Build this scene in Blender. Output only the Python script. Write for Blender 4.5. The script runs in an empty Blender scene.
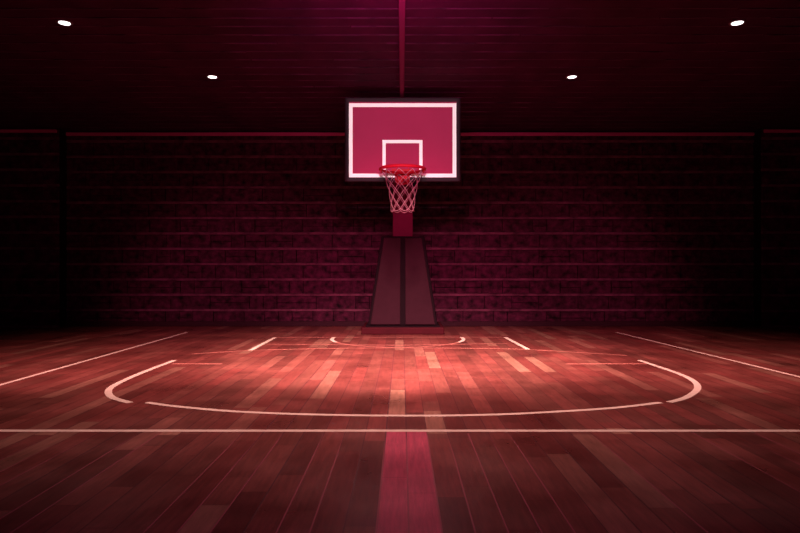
import bpy, bmesh, math, random
from mathutils import Vector
random.seed(7)
S = bpy.context.scene
COL = S.collection
F = 620.0; CX = 402.0; HY = 272.0; H = 1.1
ZB = 12.6            # back wall distance
HC = H + 2.86        # ceiling height
XW = 9.0             # side walls
YF = -2.0            # wall behind the viewer

# ---------------------------------------------------------------- helpers
def fl(px, py):      # a point of the floor seen at a pixel of the photograph
    y = F * H / (py - HY); return ((px - CX) * y / F, y)

def obj(name, bm, mats, parent=None, smooth=False):
    me = bpy.data.meshes.new(name)
    bmesh.ops.recalc_face_normals(bm, faces=bm.faces[:])
    bm.to_mesh(me); bm.free()
    if smooth:
        for p in me.polygons: p.use_smooth = True
    for m in (mats if isinstance(mats, (list, tuple)) else [mats]): me.materials.append(m)
    o = bpy.data.objects.new(name, me); COL.objects.link(o)
    if parent is not None: o.parent = parent
    return o

def box(bm, x0, x1, y0, y1, z0, z1, mi=0, bevel=0):
    g = bmesh.ops.create_cube(bm, size=1)
    for v in g['verts']:
        v.co = Vector(((x0+x1)/2 + v.co.x*(x1-x0), (y0+y1)/2 + v.co.y*(y1-y0), (z0+z1)/2 + v.co.z*(z1-z0)))
    fs = set(f for v in g['verts'] for f in v.link_faces)
    for f in fs: f.material_index = mi
    if bevel:
        es = list(set(e for v in g['verts'] for e in v.link_edges))
        r = bmesh.ops.bevel(bm, geom=es, offset=bevel, segments=2, affect='EDGES', profile=.5)
        for f in r['faces']: f.material_index = mi
    return g

def frustum(bm, bot, top, z0, z1, bevel=0):   # bot, top: (x0,x1,y0,y1)
    vs = []
    for (r, z) in ((bot, z0), (top, z1)):
        x0, x1, y0, y1 = r
        vs.append([bm.verts.new((x, y, z)) for x, y in ((x0,y0),(x1,y0),(x1,y1),(x0,y1))])
    a, b = vs
    fs = [bm.faces.new(a[::-1]), bm.faces.new(b)]
    for i in range(4): fs.append(bm.faces.new((a[i], a[(i+1)%4], b[(i+1)%4], b[i])))
    if bevel:
        es = list(set(e for f in fs for e in f.edges))
        bmesh.ops.bevel(bm, geom=es, offset=bevel, segments=3, affect='EDGES', profile=.5)

def tube(bm, pts, r, n=8, closed=False):
    pts = [Vector(p) for p in pts]; rings = []
    N = len(pts); prev = None
    for i, p in enumerate(pts):
        if closed: d = pts[(i+1)%N] - pts[i-1]
        else: d = pts[min(i+1, N-1)] - pts[max(i-1, 0)]
        d.normalize()
        if prev is None:
            u = d.orthogonal()
        else:
            u = prev - d*prev.dot(d)
        u.normalize(); prev = u; w = d.cross(u)
        rings.append([bm.verts.new(p + (u*math.cos(2*math.pi*k/n) + w*math.sin(2*math.pi*k/n))*r) for k in range(n)])
    for i in range(N if closed else N-1):
        a, b = rings[i], rings[(i+1)%N]
        off = 0
        if closed and i == N-1:
            off = min(range(n), key=lambda s: (a[0].co - b[s].co).length)
        for k in range(n):
            bm.faces.new((a[k], a[(k+1)%n], b[(k+1+off)%n], b[(k+off)%n]))
    if not closed:
        bm.faces.new(rings[0][::-1]); bm.faces.new(rings[-1])

def cyl(bm, c, r, z0, z1, n=32, r2=None):
    r2 = r if r2 is None else r2
    a = [bm.verts.new((c[0]+r*math.cos(2*math.pi*k/n), c[1]+r*math.sin(2*math.pi*k/n), z0)) for k in range(n)]
    b = [bm.verts.new((c[0]+r2*math.cos(2*math.pi*k/n), c[1]+r2*math.sin(2*math.pi*k/n), z1)) for k in range(n)]
    bm.faces.new(a[::-1]); bm.faces.new(b)
    for k in range(n): bm.faces.new((a[k], a[(k+1)%n], b[(k+1)%n], b[k]))

def empty(name, loc, label, cat, group=None):
    o = bpy.data.objects.new(name, None); COL.objects.link(o)
    o.location = loc; o['label'] = label; o['category'] = cat
    if group: o['group'] = group
    return o

def shift(bm, d):
    for v in bm.verts: v.co -= Vector(d)

# ---------------------------------------------------------------- materials
def mat(name, col, rough=.6, spec=.5, metal=0, noise=0, nscale=20, bump=0, bscale=30, stretch=(1,1,1), rn=0):
    m = bpy.data.materials.new(name); m.use_nodes = True
    nt = m.node_tree; N = nt.nodes; L = nt.links; b = N['Principled BSDF']
    b.inputs['Base Color'].default_value = (*col, 1); b.inputs['Roughness'].default_value = rough
    b.inputs['Specular IOR Level'].default_value = spec; b.inputs['Metallic'].default_value = metal
    tc = N.new('ShaderNodeTexCoord'); mp = N.new('ShaderNodeMapping'); mp.inputs['Scale'].default_value = stretch
    L.new(tc.outputs['Object'], mp.inputs['Vector'])
    if noise:
        n = N.new('ShaderNodeTexNoise'); n.inputs['Scale'].default_value = nscale; n.inputs['Detail'].default_value = 6
        L.new(mp.outputs['Vector'], n.inputs['Vector'])
        r = N.new('ShaderNodeValToRGB'); e = r.color_ramp.elements
        e[0].position = .3; e[1].position = .7
        e[0].color = (*[c*(1-noise) for c in col], 1); e[1].color = (*[min(1, c*(1+noise)) for c in col], 1)
        L.new(n.outputs['Fac'], r.inputs['Fac']); L.new(r.outputs['Color'], b.inputs['Base Color'])
    if bump:
        n2 = N.new('ShaderNodeTexNoise'); n2.inputs['Scale'].default_value = bscale; n2.inputs['Detail'].default_value = 8
        L.new(mp.outputs['Vector'], n2.inputs['Vector'])
        bp = N.new('ShaderNodeBump'); bp.inputs['Strength'].default_value = bump; bp.inputs['Distance'].default_value = .02
        L.new(n2.outputs['Fac'], bp.inputs['Height']); L.new(bp.outputs['Normal'], b.inputs['Normal'])
    return m

def wood():
    m = bpy.data.materials.new('court_boards'); m.use_nodes = True
    nt = m.node_tree; N = nt.nodes; L = nt.links; b = N['Principled BSDF']
    at = N.new('ShaderNodeAttribute'); at.attribute_name = 'board'
    tc = N.new('ShaderNodeTexCoord'); mp = N.new('ShaderNodeMapping'); mp.inputs['Scale'].default_value = (14, 1.2, 1)
    L.new(tc.outputs['Object'], mp.inputs['Vector'])
    g = N.new('ShaderNodeTexNoise'); g.inputs['Scale'].default_value = 3; g.inputs['Detail'].default_value = 8
    g.inputs['Roughness'].default_value = .65
    L.new(mp.outputs['Vector'], g.inputs['Vector'])
    g2 = N.new('ShaderNodeTexNoise'); g2.inputs['Scale'].default_value = 1.6; g2.inputs['Detail'].default_value = 5
    L.new(tc.outputs['Object'], g2.inputs['Vector'])
    def rng(src, a, c, lo, hi):
        r = N.new('ShaderNodeMapRange'); r.inputs[1].default_value = a; r.inputs[2].default_value = c
        r.inputs[3].default_value = lo; r.inputs[4].default_value = hi; L.new(src, r.inputs[0]); return r.outputs[0]
    def mul(p, q):
        x = N.new('ShaderNodeMath'); x.operation = 'MULTIPLY'; L.new(p, x.inputs[0]); L.new(q, x.inputs[1]); return x.outputs[0]
    f = mul(rng(g.outputs['Fac'], .3, .7, .72, 1.25), rng(g2.outputs['Fac'], .3, .7, .72, 1.22))
    mx = N.new('ShaderNodeVectorMath'); mx.operation = 'SCALE'
    L.new(at.outputs['Color'], mx.inputs[0]); L.new(f, mx.inputs['Scale'])
    L.new(mx.outputs[0], b.inputs['Base Color'])
    L.new(rng(g2.outputs['Fac'], .3, .7, .26, .42), b.inputs['Roughness'])
    b.inputs['Specular IOR Level'].default_value = .45
    bp = N.new('ShaderNodeBump'); bp.inputs['Strength'].default_value = .12; bp.inputs['Distance'].default_value = .004
    L.new(g.outputs['Fac'], bp.inputs['Height']); L.new(bp.outputs['Normal'], b.inputs['Normal'])
    return m

def emit(name, col, s):
    m = bpy.data.materials.new(name); m.use_nodes = True; b = m.node_tree.nodes['Principled BSDF']
    b.inputs['Base Color'].default_value = (.8,.8,.8,1)
    b.inputs['Emission Color'].default_value = (*col, 1); b.inputs['Emission Strength'].default_value = s
    return m

M_board = wood()
M_seam = mat('board_seam', (.10, .02, .028), .45)
M_glint = mat('joint_glint', (.36, .08, .11), .4)
M_paint = mat('court_paint', (.93, .74, .62), .4, noise=.12, nscale=6)
M_thin = mat('worn_paint', (.50, .17, .14), .45, noise=.35, nscale=5)
M_block = mat('wall_block', (.055, .008, .025), .8, .2, noise=.9, nscale=5, bump=1, bscale=9, stretch=(1.5,1,1.6))
M_mortar = mat('wall_mortar', (.14, .045, .075), .8, .2, noise=.5, nscale=6, bump=.5)
M_ceil = mat('ceiling_panel', (.045, .0045, .025), .8, .12, noise=.3, nscale=2, bump=.2, bscale=8)
M_lip = mat('ceiling_lip', (.06, .019, .042), .7, .25, noise=.75, nscale=3.5, stretch=(1,.1,.1))
M_side = mat('side_wall', (.03, .01, .018), .8, .2, noise=.3, nscale=4)
M_beam = mat('beam_paint', (.15, .018, .07), .8, .1)
M_trim = mat('rail_paint', (.55, .08, .24), .7, .2)
M_skirt = mat('baseboard_dark', (.03, .006, .012), .7, .2)
M_post = mat('post_paint', (.14, .010, .045), .8, .1, noise=.1, nscale=4)
M_pad = mat('pad_vinyl', (.036, .010, .018), .85, .1, bump=.08, bscale=60, noise=.08, nscale=8)
M_dark = mat('dark_vinyl', (.010, .003, .006), .8, .1)
M_base = mat('base_paint', (.05, .0022, .007), .7, .15, noise=.15, nscale=5)
M_bb = mat('backboard_face', (.27, .018, .062), .85, .1, noise=.05, nscale=2)
M_bframe = mat('backboard_frame', (.018, .004, .009), .7, .2)
M_white = mat('white_marking', (.88, .82, .80), .7, .2)
M_rim = mat('rim_enamel', (.34, .003, .014), .6, .12)
M_net = mat('net_cord', (.28, .11, .15), .8)
M_lamp = emit('lamp_glass', (1, .93, .93), 3)
M_ring = mat('lamp_ring', (.12, .06, .075), .4)

# ---------------------------------------------------------------- floor
PW = .14; SX = .03
bm = bmesh.new(); lay = bm.loops.layers.float_color.new('board')
box(bm, -XW, XW, YF, ZB, -.05, -.0015, 1)
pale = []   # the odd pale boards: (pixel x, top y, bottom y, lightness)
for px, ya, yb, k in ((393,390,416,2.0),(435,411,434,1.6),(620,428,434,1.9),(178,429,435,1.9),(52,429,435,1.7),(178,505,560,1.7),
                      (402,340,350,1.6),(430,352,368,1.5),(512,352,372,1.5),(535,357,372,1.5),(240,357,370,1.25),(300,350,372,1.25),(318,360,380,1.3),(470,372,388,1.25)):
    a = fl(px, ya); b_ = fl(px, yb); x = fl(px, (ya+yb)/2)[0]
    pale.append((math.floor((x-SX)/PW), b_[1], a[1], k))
rows = range(math.floor((-XW-SX)/PW), math.ceil((XW-SX)/PW))
for r in rows:
    cuts = []; y = YF - random.random()
    while y < ZB:
        L_ = random.uniform(.7, 2.0); cuts.append((y, y+L_)); y += L_
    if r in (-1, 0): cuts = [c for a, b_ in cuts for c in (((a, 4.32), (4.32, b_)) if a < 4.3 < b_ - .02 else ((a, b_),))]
    pl = [(p[1], p[2], p[3]) for p in pale if p[0] == r]
    segs = []
    for a, b_ in cuts:
        t = random.choice((.78, .88, .94, 1, 1, 1.05, 1.12, 1.2, 1.38)); h = random.uniform(-.5, 1)
        segs.append((a, b_, t, h))
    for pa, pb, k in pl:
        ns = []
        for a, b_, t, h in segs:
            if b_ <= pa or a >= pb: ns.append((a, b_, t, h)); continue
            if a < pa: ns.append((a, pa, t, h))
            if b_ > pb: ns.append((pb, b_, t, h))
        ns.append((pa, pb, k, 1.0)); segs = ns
    gap = random.choice((.0022, .003, .0042))
    x0 = max(-XW, SX + r*PW + gap); x1 = min(XW, SX + (r+1)*PW - gap)
    if x1 - x0 < .01: continue
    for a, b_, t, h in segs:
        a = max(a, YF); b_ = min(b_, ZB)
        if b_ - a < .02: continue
        # pinker centre strip in front of the half-way line
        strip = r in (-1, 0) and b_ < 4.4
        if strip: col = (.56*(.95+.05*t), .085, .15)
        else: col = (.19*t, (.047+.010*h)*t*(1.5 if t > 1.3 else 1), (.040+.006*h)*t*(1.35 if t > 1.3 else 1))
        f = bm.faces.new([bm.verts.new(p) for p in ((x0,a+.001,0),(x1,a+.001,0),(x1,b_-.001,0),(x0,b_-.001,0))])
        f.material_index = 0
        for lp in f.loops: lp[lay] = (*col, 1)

for r in range(-34, 35):               # pale pink strips on front joints: gloss of the board edges painted in
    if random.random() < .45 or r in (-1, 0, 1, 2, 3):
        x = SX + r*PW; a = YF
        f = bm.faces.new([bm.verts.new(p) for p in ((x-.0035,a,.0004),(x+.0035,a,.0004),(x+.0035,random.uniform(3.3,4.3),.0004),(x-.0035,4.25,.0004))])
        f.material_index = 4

def line(pts, w, mi=2, z=.0012):        # painted line through floor points
    P = [Vector((p[0], p[1], 0)) for p in pts]; A = []
    for i, p in enumerate(P):
        d = (P[min(i+1, len(P)-1)] - P[max(i-1, 0)]).normalized(); n = Vector((-d.y, d.x, 0))*w/2
        A.append((bm.verts.new((p.x+n.x, p.y+n.y, z)), bm.verts.new((p.x-n.x, p.y-n.y, z))))
    for i in range(len(A)-1):
        f = bm.faces.new((A[i][0], A[i][1], A[i+1][1], A[i+1][0])); f.material_index = mi

def spline(px, n=12):                    # smooth curve through pixel points, laid on the floor
    P = [Vector((*fl(*p), 0)) for p in px]; out = []
    for i in range(len(P)-1):
        p0 = P[max(i-1,0)]; p1 = P[i]; p2 = P[i+1]; p3 = P[min(i+2, len(P)-1)]
        for k in range(n):
            t = k/n
            out.append(.5*((2*p1)+(p2-p0)*t+(2*p0-5*p1+4*p2-p3)*t*t+(3*p1-p0-3*p2+p3)*t**3))
    out.append(P[-1]); return out

yh = F*H/(430.8-HY)
line([(-XW, yh), (XW, yh)], .058)
def side(p, q):
    a = fl(*p); b_ = fl(*q); d = ((b_[0]-a[0])/(b_[1]-a[1]))
    return [(a[0]+d*(y-a[1]), y) for y in (YF, 11.3)]
line(side((0,385),(183,333.5)), .05); line(side((800,377),(620,333.2)), .05)
line(spline([(174.6,360.3),(140,373.5),(116,384.5),(108.5,391),(112.5,397.5),(130,402.8)]), .062, z=.0016)
line(spline([(669,402.3),(686,397.5),(697,389.5),(694.5,382),(678,373.5),(639,360.3)]), .062, z=.0016)
line(spline([(146.6,402.5),(172,406),(220,410.5),(270,413.2),(330,415),(400,415.8),(470,415.3),(530,413.2),(610,408.3),(661,402.6)]), .056, z=.0016)
line([fl(275,337.5), fl(250,350.5)], .062); line([fl(505,337.2), fl(528.5,349.6)], .062)
line(spline([(192,354),(257,350.3),(330,348.6),(400,348),(470,348.4),(527,349.6),(627,355.5)]), .05, 3)
line([fl(267,344.3), fl(400,345.3), fl(507,343.5)], .05, 3, .0014)
line([fl(275,337.4), fl(505,337.2)], .06, 3, .0014)
line([fl(172,363.8), fl(222,364)], .06, 3, .0014); line([fl(566,364), fl(646,363.8)], .06, 3, .0014)
arc = [(-.07+1.08*math.cos(a), 10.25-1.2*math.sin(a)) for a in [math.pi*k/40 for k in range(-2, 43)]]
line(arc[:9], .06, 2, .002); line(arc[8:-8], .05, 3, .002); line(arc[-9:], .06, 2, .002)
o = obj('floor', bm, [M_board, M_seam, M_paint, M_thin, M_glint]); o['kind'] = 'structure'

# ---------------------------------------------------------------- walls
def course_wall(bm, x0, x1, yface):
    """big coursed blocks with pale projecting mortar beds"""
    ch = .312; z = -.012; row = 0
    box(bm, x0, x1, yface+.03, yface+.30, 0, HC, 2)
    while z < HC:
        z1 = min(HC, z+ch)
        x = x0 - random.uniform(0, .5)
        while x < x1:
            w = random.choice((.28, .42, .55, .62, .8))
            a = max(x, x0) + .006; b_ = min(x+w, x1) - .006
            if b_ - a > .03:
                d = random.uniform(-.008, .012)
                split = random.random() < .35
                zz = [(z+.052, z1-.004)] if not split else [(z+.052, z+.17), (z+.18, z1-.006)]
                for q0, q1 in zz:
                    if q1 > q0+.02: box(bm, a, b_, yface+d, yface+.05, q0, q1, 0, .006)
            x += w
        box(bm, x0, x1, yface-.012, yface+.05, z, z+.05, 1, .008)
        z = z1; row += 1

bm = bmesh.new()
course_wall(bm, -6.82, 7.15, ZB)
o = obj('wall_back', bm, [M_block, M_mortar, M_dark]); o['kind'] = 'structure'
for nm, a, b_ in (('wall_back_left_pier', -XW, -6.82), ('wall_back_right_pier', 7.15, XW)):
    bm = bmesh.new(); course_wall(bm, a, b_, ZB-.28)
    o = obj(nm, bm, [M_block, M_mortar, M_dark]); o['kind'] = 'structure'
for nm, a in (('wall_left', (-XW-.1, -XW, YF, ZB+.3)), ('wall_right', (XW, XW+.1, YF, ZB+.3)), ('wall_front', (-XW-.1, XW+.1, YF-.1, YF))):
    bm = bmesh.new(); box(bm, *a, -.05, HC+.1); o = obj(nm, bm, M_side); o['kind'] = 'structure'
bm = bmesh.new(); box(bm, -6.82, 7.15, ZB-.05, ZB-.002, 0, .10, 0, .008)
o = obj('baseboard_back', bm, M_skirt); o['kind'] = 'structure'

# ceiling: flat panels with a thin dropped lip every .29 m
bm = bmesh.new()
box(bm, -XW-.1, XW+.1, YF-.1, ZB+.3, HC, HC+.1)
ys = [6.716-.25*k for k in range(34, 0, -1)] + [6.716, 6.96, 7.20, 7.46, 7.73, 8.03, 8.33, 8.64] + [8.64+.3*k for k in range(1, 14)]
for y in ys:
    if y > ZB-.1: break
    x = -XW
    while x < XW:
        w = random.uniform(.15, .9); g_ = random.choice((0, 0, .02))
        box(bm, x, min(XW, x+w-g_), y, y+.02, HC-random.choice((.004, .008, .012)), HC+.01, 1)
        x += w
o = obj('ceiling', bm, [M_ceil, M_lip]); o['kind'] = 'structure'

# round rail where the wall meets the ceiling
bm = bmesh.new()
box(bm, -6.8, 7.13, ZB-.07, ZB-.014, HC-.10, HC-.035, 0, .012)
o = obj('trim_1', bm, M_trim); o['kind'] = 'structure'
for i, (a, b_) in enumerate(((-XW, -6.84), (7.17, XW))):
    bm = bmesh.new(); box(bm, a, b_, ZB-.35, ZB-.294, HC-.10, HC-.035, 0, .012)
    o = obj('trim_%d' % (i+2), bm, M_trim); o['kind'] = 'structure'

# beam running along the ceiling to the hoop
bm = bmesh.new(); box(bm, -.036, .036, YF, ZB-.09, -.08, -.02, 0, .01)
o = obj('ceiling_beam', bm, M_beam); o.location = (0, 0, HC)
o['label'] = 'narrow crimson beam running along the dark ceiling above the hoop'; o['category'] = 'beam'

# ---------------------------------------------------------------- hoop
HX = .014; YP = 11.0
root = empty('basketball_hoop', (HX, YP, 0), 'basketball hoop with magenta backboard on padded stand by the brick wall', 'basketball hoop')
O = (HX, YP, 0)
def part(name, bm, m, parent=root, smooth=False):
    shift(bm, O); return obj(name, bm, m, parent, smooth)
def at(px, py, Y): return ((px-CX)*Y/F, H + (HY-py)*Y/F)

# base
bm = bmesh.new(); box(bm, HX-.73, HX+.73, YP-.1, YP+1.1, 0, .125, 0, .015)
base = part('base', bm, M_base)
bm = bmesh.new(); box(bm, HX-.66, HX+.66, YP-.03, YP+1.0, .125, .15, 0, .006)
part('base_plate', bm, M_dark)
# tower core and two padded panels
yt = YP + .02
bm = bmesh.new(); frustum(bm, (HX-.62, HX+.62, yt, yt+.85), (HX-.385, HX+.385, yt+.02, yt+.6), .15, 1.735, .015)
tower = part('tower', bm, M_dark)
for s in (-1, 1):
    bm = bmesh.new()
    b0, t0 = (.045, .575), (.04, .335)
    bb = (HX+min(s*b0[0], s*b0[1]), HX+max(s*b0[0], s*b0[1]), yt-.05, yt+.03)
    tt = (HX+min(s*t0[0], s*t0[1]), HX+max(s*t0[0], s*t0[1]), yt-.03, yt+.05)
    frustum(bm, bb, tt, .165, 1.71, .018)
    part('pad', bm, M_pad, root)
# post and arm
bm = bmesh.new(); box(bm, HX-.18, HX+.18, YP+.10, YP+.42, 1.7, 3.2, 0, .012)
part('post', bm, M_post)
YB = 9.62
bm = bmesh.new(); box(bm, HX-.13, HX+.13, YB+.06, YP+.14, 2.92, 3.12, 0, .012)
part('arm', bm, M_post)
bm = bmesh.new()
for s in (-1, 1):
    tube(bm, [(HX+s*.12, YP+.12, 3.02), (HX+s*.55, YB+.05, 3.45)], .022)
    tube(bm, [(HX+s*.12, YP+.12, 2.96), (HX+s*.55, YB+.05, 2.66)], .022)
part('brace', bm, M_post)

# backboard: panel, raised dark frame, border and target markings
def ring(bm, x0, x1, z0, z1, w, y0, y1, bev=0, bottom=True):
    box(bm, x0, x1, y0, y1, z1-w, z1, 0, bev)
    if bottom: box(bm, x0, x1, y0, y1, z0, z0+w, 0, bev)
    zb = z0+w if bottom else z0
    box(bm, x0, x0+w, y0, y1, zb, z1-w, 0, bev); box(bm, x1-w, x1, y0, y1, zb, z1-w, 0, bev)
x0, z1 = at(344.8, 97.8, YB); x1, z0 = at(460.6, 181.6, YB)
bm = bmesh.new(); box(bm, x0+.02, x1-.02, YB, YB+.045, z0+.02, z1-.02)
board = part('backboard', bm, M_bb)
bm = bmesh.new(); ring(bm, x0, x1, z0, z1, .065, YB-.015, YB+.06, .006); part('frame', bm, M_bframe, board)
a0, c1 = at(348.9, 103.3, YB); a1, c0 = at(456.3, 177.4, YB)
bm = bmesh.new(); ring(bm, a0, a1, c0, c1, .058, YB-.004, YB+.01); part('border_line', bm, M_white, board)
a0, c1 = at(382.5, 140, YB); a1, _ = at(422.5, 140, YB)
bm = bmesh.new(); ring(bm, a0, a1, c0+.058, c1, .05, YB-.0045, YB+.01, bottom=False); part('target_square', bm, M_white, board)

# rim, bracket, net
RY = 9.20; RR = .33; RZ = 2.625; RC = (HX-.006, RY)
bm = bmesh.new()
tube(bm, [(RC[0]+RR*math.cos(2*math.pi*k/48), RY+RR*math.sin(2*math.pi*k/48), RZ) for k in range(48)], .023, 10, True)
rim = part('rim', bm, M_rim, root, True)
bm = bmesh.new()
# mounting plate with a rounded lower tongue, flanges and two arms to the ring
prof = [(-.17,2.70),(.17,2.70),(.17,2.62),(.12,2.60)] + [(.11*math.cos(a), 2.51-.06*math.sin(a)) for a in [math.pi*k/10 for k in range(11)]] + [(-.12,2.60),(-.17,2.62)]
fa = [bm.verts.new((RC[0]+x, YB-.02, z)) for x, z in prof]; fb = [bm.verts.new((RC[0]+x, YB-.004, z)) for x, z in prof]
bm.faces.new(fa); bm.faces.new(fb[::-1])
for i in range(len(prof)): bm.faces.new((fa[i], fa[(i+1)%len(prof)], fb[(i+1)%len(prof)], fb[i]))
box(bm, RC[0]-.10, RC[0]+.10, RY+RR-.02, YB-.01, RZ-.012, RZ+.018, 0, .004)
for s in (-1, 1):
    v = []
    for dx in (0, .016):
        v.append([bm.verts.new((RC[0]+s*(.075+dx), yy, zz)) for yy, zz in ((YB-.015, 2.60), (YB-.015, 2.45), (YB-.06, 2.46), (RY+.20, RZ-.005), (RY+.22, RZ+.008))])
    a, b_ = v
    bm.faces.new(a); bm.faces.new(b_[::-1])
    for i in range(5): bm.faces.new((a[i], a[(i+1)%5], b_[(i+1)%5], b_[i]))
part('bracket', bm, M_rim, rim)
for k in range(12):   # hooks under the ring
    bm = bmesh.new()
    a = 2*math.pi*(k+.5)/12; x = RC[0]+RR*math.cos(a); y = RY+RR*math.sin(a)
    tube(bm, [(x, y, RZ-.012), (x, y, RZ-.035), (RC[0]+(RR-.02)*math.cos(a), RY+(RR-.02)*math.sin(a), RZ-.04)], .006, 6)
    part('hook', bm, M_rim, rim)
bm = bmesh.new()
NL = 6; NS = 9; prof = [(RR-.03, RZ-.03), (.262, RZ-.12), (.232, RZ-.215), (.208, RZ-.31), (.190, RZ-.41), (.177, RZ-.51), (.170, RZ-.60)]
def rz(t):
    i = min(int(t), NL-1); u = t-i; a, b_ = prof[i], prof[i+1]
    return a[0]+(b_[0]-a[0])*u, a[1]+(b_[1]-a[1])*u
for d in (-1, 1):
    for k in range(NS):
        pts = []
        for j in range(NL*4+1):
            t = j/4; r, z = rz(t)
            a = 2*math.pi*(k+.5)/NS + d*t*math.pi/NS
            pts.append((RC[0]+r*math.cos(a), RY+r*math.sin(a), z))
        tube(bm, pts, .0046, 5)
for k in range(NS):      # slack loops along the hem
    a0_ = 2*math.pi*(k+.5)/NS + NL*math.pi/NS; 
    pts = []
    for j in range(7):
        u = j/6; a = a0_ + u*2*math.pi/NS
        pts.append((RC[0]+prof[-1][0]*math.cos(a), RY+prof[-1][0]*math.sin(a), prof[-1][1]-.03*math.sin(math.pi*u)))
    tube(bm, pts, .0055, 5)
part('net', bm, M_net, rim, True)

# ---------------------------------------------------------------- downlights
LT = [((64.5,23.3), 'round white recessed downlight in the ceiling, nearest the upper left corner'),
      ((737.3,23.3), 'round white recessed downlight in the ceiling, nearest the upper right corner'),
      ((212.4,77.2), 'small round white ceiling downlight, farther one left of the backboard'),
      ((572,77.2), 'small round white ceiling downlight, farther one right of the backboard')]
proto = None
for (px, py), lab in LT:
    zc = HC - .009
    y = F*(zc-H)/(HY-py); x = (px-CX)*y/F
    if proto is None:
        proto = t = empty('downlight', (x, y, HC), lab, 'ceiling light', 'recessed ceiling downlights')
        bm = bmesh.new(); n = 32
        prof = [(.090, 0), (.088, -.008), (.074, -.011), (.066, -.008), (.066, 0)]
        rg = [[bm.verts.new((r*math.cos(2*math.pi*k/n), r*math.sin(2*math.pi*k/n), z)) for k in range(n)] for r, z in prof]
        for i in range(len(rg)-1):
            for k in range(n): bm.faces.new((rg[i][k], rg[i][(k+1)%n], rg[i+1][(k+1)%n], rg[i+1][k]))
        obj('housing_ring', bm, M_ring, t, True)
        bm = bmesh.new(); cyl(bm, (0,0), .062, -.009, -.004, 32, .062); obj('diffuser', bm, M_lamp, t)
    else:
        t = proto.copy(); COL.objects.link(t); t.location = (x, y, HC); t['label'] = lab
        for ch in list(proto.children):
            c = ch.copy(); COL.objects.link(c); c.parent = t

# ---------------------------------------------------------------- lights
def spot(name, loc, to, power, col, ang, blend=1, size=.25):
    l = bpy.data.lights.new(name, 'SPOT'); l.energy = power; l.color = col; l.spot_size = math.radians(ang)
    l.spot_blend = blend; l.shadow_soft_size = size
    o = bpy.data.objects.new(name, l); COL.objects.link(o); o.location = loc
    o.rotation_euler = (Vector(to)-Vector(loc)).to_track_quat('-Z', 'Y').to_euler(); return o
def area(name, loc, to, power, col, sx, sy):
    l = bpy.data.lights.new(name, 'AREA'); l.shape = 'RECTANGLE'; l.size = sx; l.size_y = sy; l.energy = power; l.color = col
    o = bpy.data.objects.new(name, l); COL.objects.link(o); o.location = loc
    o.rotation_euler = (Vector(to)-Vector(loc)).to_track_quat('-Z', 'Y').to_euler(); return o

for x, p in ((-3.1, 800), (0, 3600), (3.1, 800)):
    spot('court_spotlight', (x, 6.0, 3.75), (x*1.05, 8.0, 0), p, (1, .60-.05*abs(x), .53-.035*abs(x)), 82, .9, .15)
for x, p in ((-2.7, 270), (0, 600), (2.7, 270)):
    spot('court_flood', (x, 5.9, 3.7), (x, 6.1, 0), p, (1, .52, .47), 104, 1, .15)
spot('near_flood', (0, 2.0, 3.7), (0, 2.6, 0), 42, (1, .48, .5), 54, 1, .3)
bs = spot('backboard_fill', (HX, 3.0, 2.68), (HX, 9.62, 3.15), 1650, (1, .85, .88), 24, .2, .02)
# unseen added lamp: a node mask trims its beam to the board
bs.data.use_nodes = True; nt = bs.data.node_tree; N = nt.nodes; L = nt.links
em = N['Emission']; tc = N.new('ShaderNodeTexCoord'); sp = N.new('ShaderNodeSeparateXYZ'); L.new(tc.outputs['Normal'], sp.inputs[0])
def mth(op, a, b):
    n = N.new('ShaderNodeMath'); n.operation = op
    for i, v in enumerate((a, b)):
        if v is None: continue
        if isinstance(v, (int, float)): n.inputs[i].default_value = v
        else: L.new(v, n.inputs[i])
    return n.outputs[0]
def beam_mask(axis, half):
    r = mth('ABSOLUTE', mth('DIVIDE', sp.outputs[axis], sp.outputs[2]), None)
    m_ = N.new('ShaderNodeMapRange'); m_.inputs[1].default_value = half-.004; m_.inputs[2].default_value = half+.004
    m_.inputs[3].default_value = 1; m_.inputs[4].default_value = 0; L.new(r, m_.inputs[0]); return m_.outputs[0]
L.new(mth('MULTIPLY', beam_mask(0, .131), beam_mask(1, .097)), em.inputs['Strength'])
spot('ceiling_uplight', (0, 4.6, 2.9), (0, 5.75, 3.96), 430, (1, .09, .42), 96, 1, .2)
area('purple_fill', (0, .6, 2.6), (0, 12.6, 1.4), 15, (.8, .07, .6), 4, .6)  # unseen fill added to give the walls a purple ambient
for x, p in ((-2.9, 800), (0, 1450), (2.9, 800)):
    spot('wall_wash', (x, 4.0, 3.4), (x*1.1, 12.6, .2), p, (1, .17, .38), 40, 1, .3)

w = bpy.data.worlds.new('world'); S.world = w; w.use_nodes = True
w.node_tree.nodes['Background'].inputs[0].default_value = (.02, .004, .012, 1)
w.node_tree.nodes['Background'].inputs[1].default_value = .2

# ---------------------------------------------------------------- camera
c = bpy.data.cameras.new('camera'); c.sensor_width = 36; c.lens = F/800*36; c.clip_start = .05
c.shift_x = -(CX-400)/800; c.shift_y = (HY-266.5)/800
co = bpy.data.objects.new('camera', c); COL.objects.link(co); co.location = (0, 0, H); co.rotation_euler = (math.pi/2, 0, 0)
S.camera = co
S.view_settings.view_transform = 'Standard'; S.view_settings.look = 'None'
S.view_settings.exposure = 0; S.view_settings.gamma = 1; S.view_settings.use_curve_mapping = False
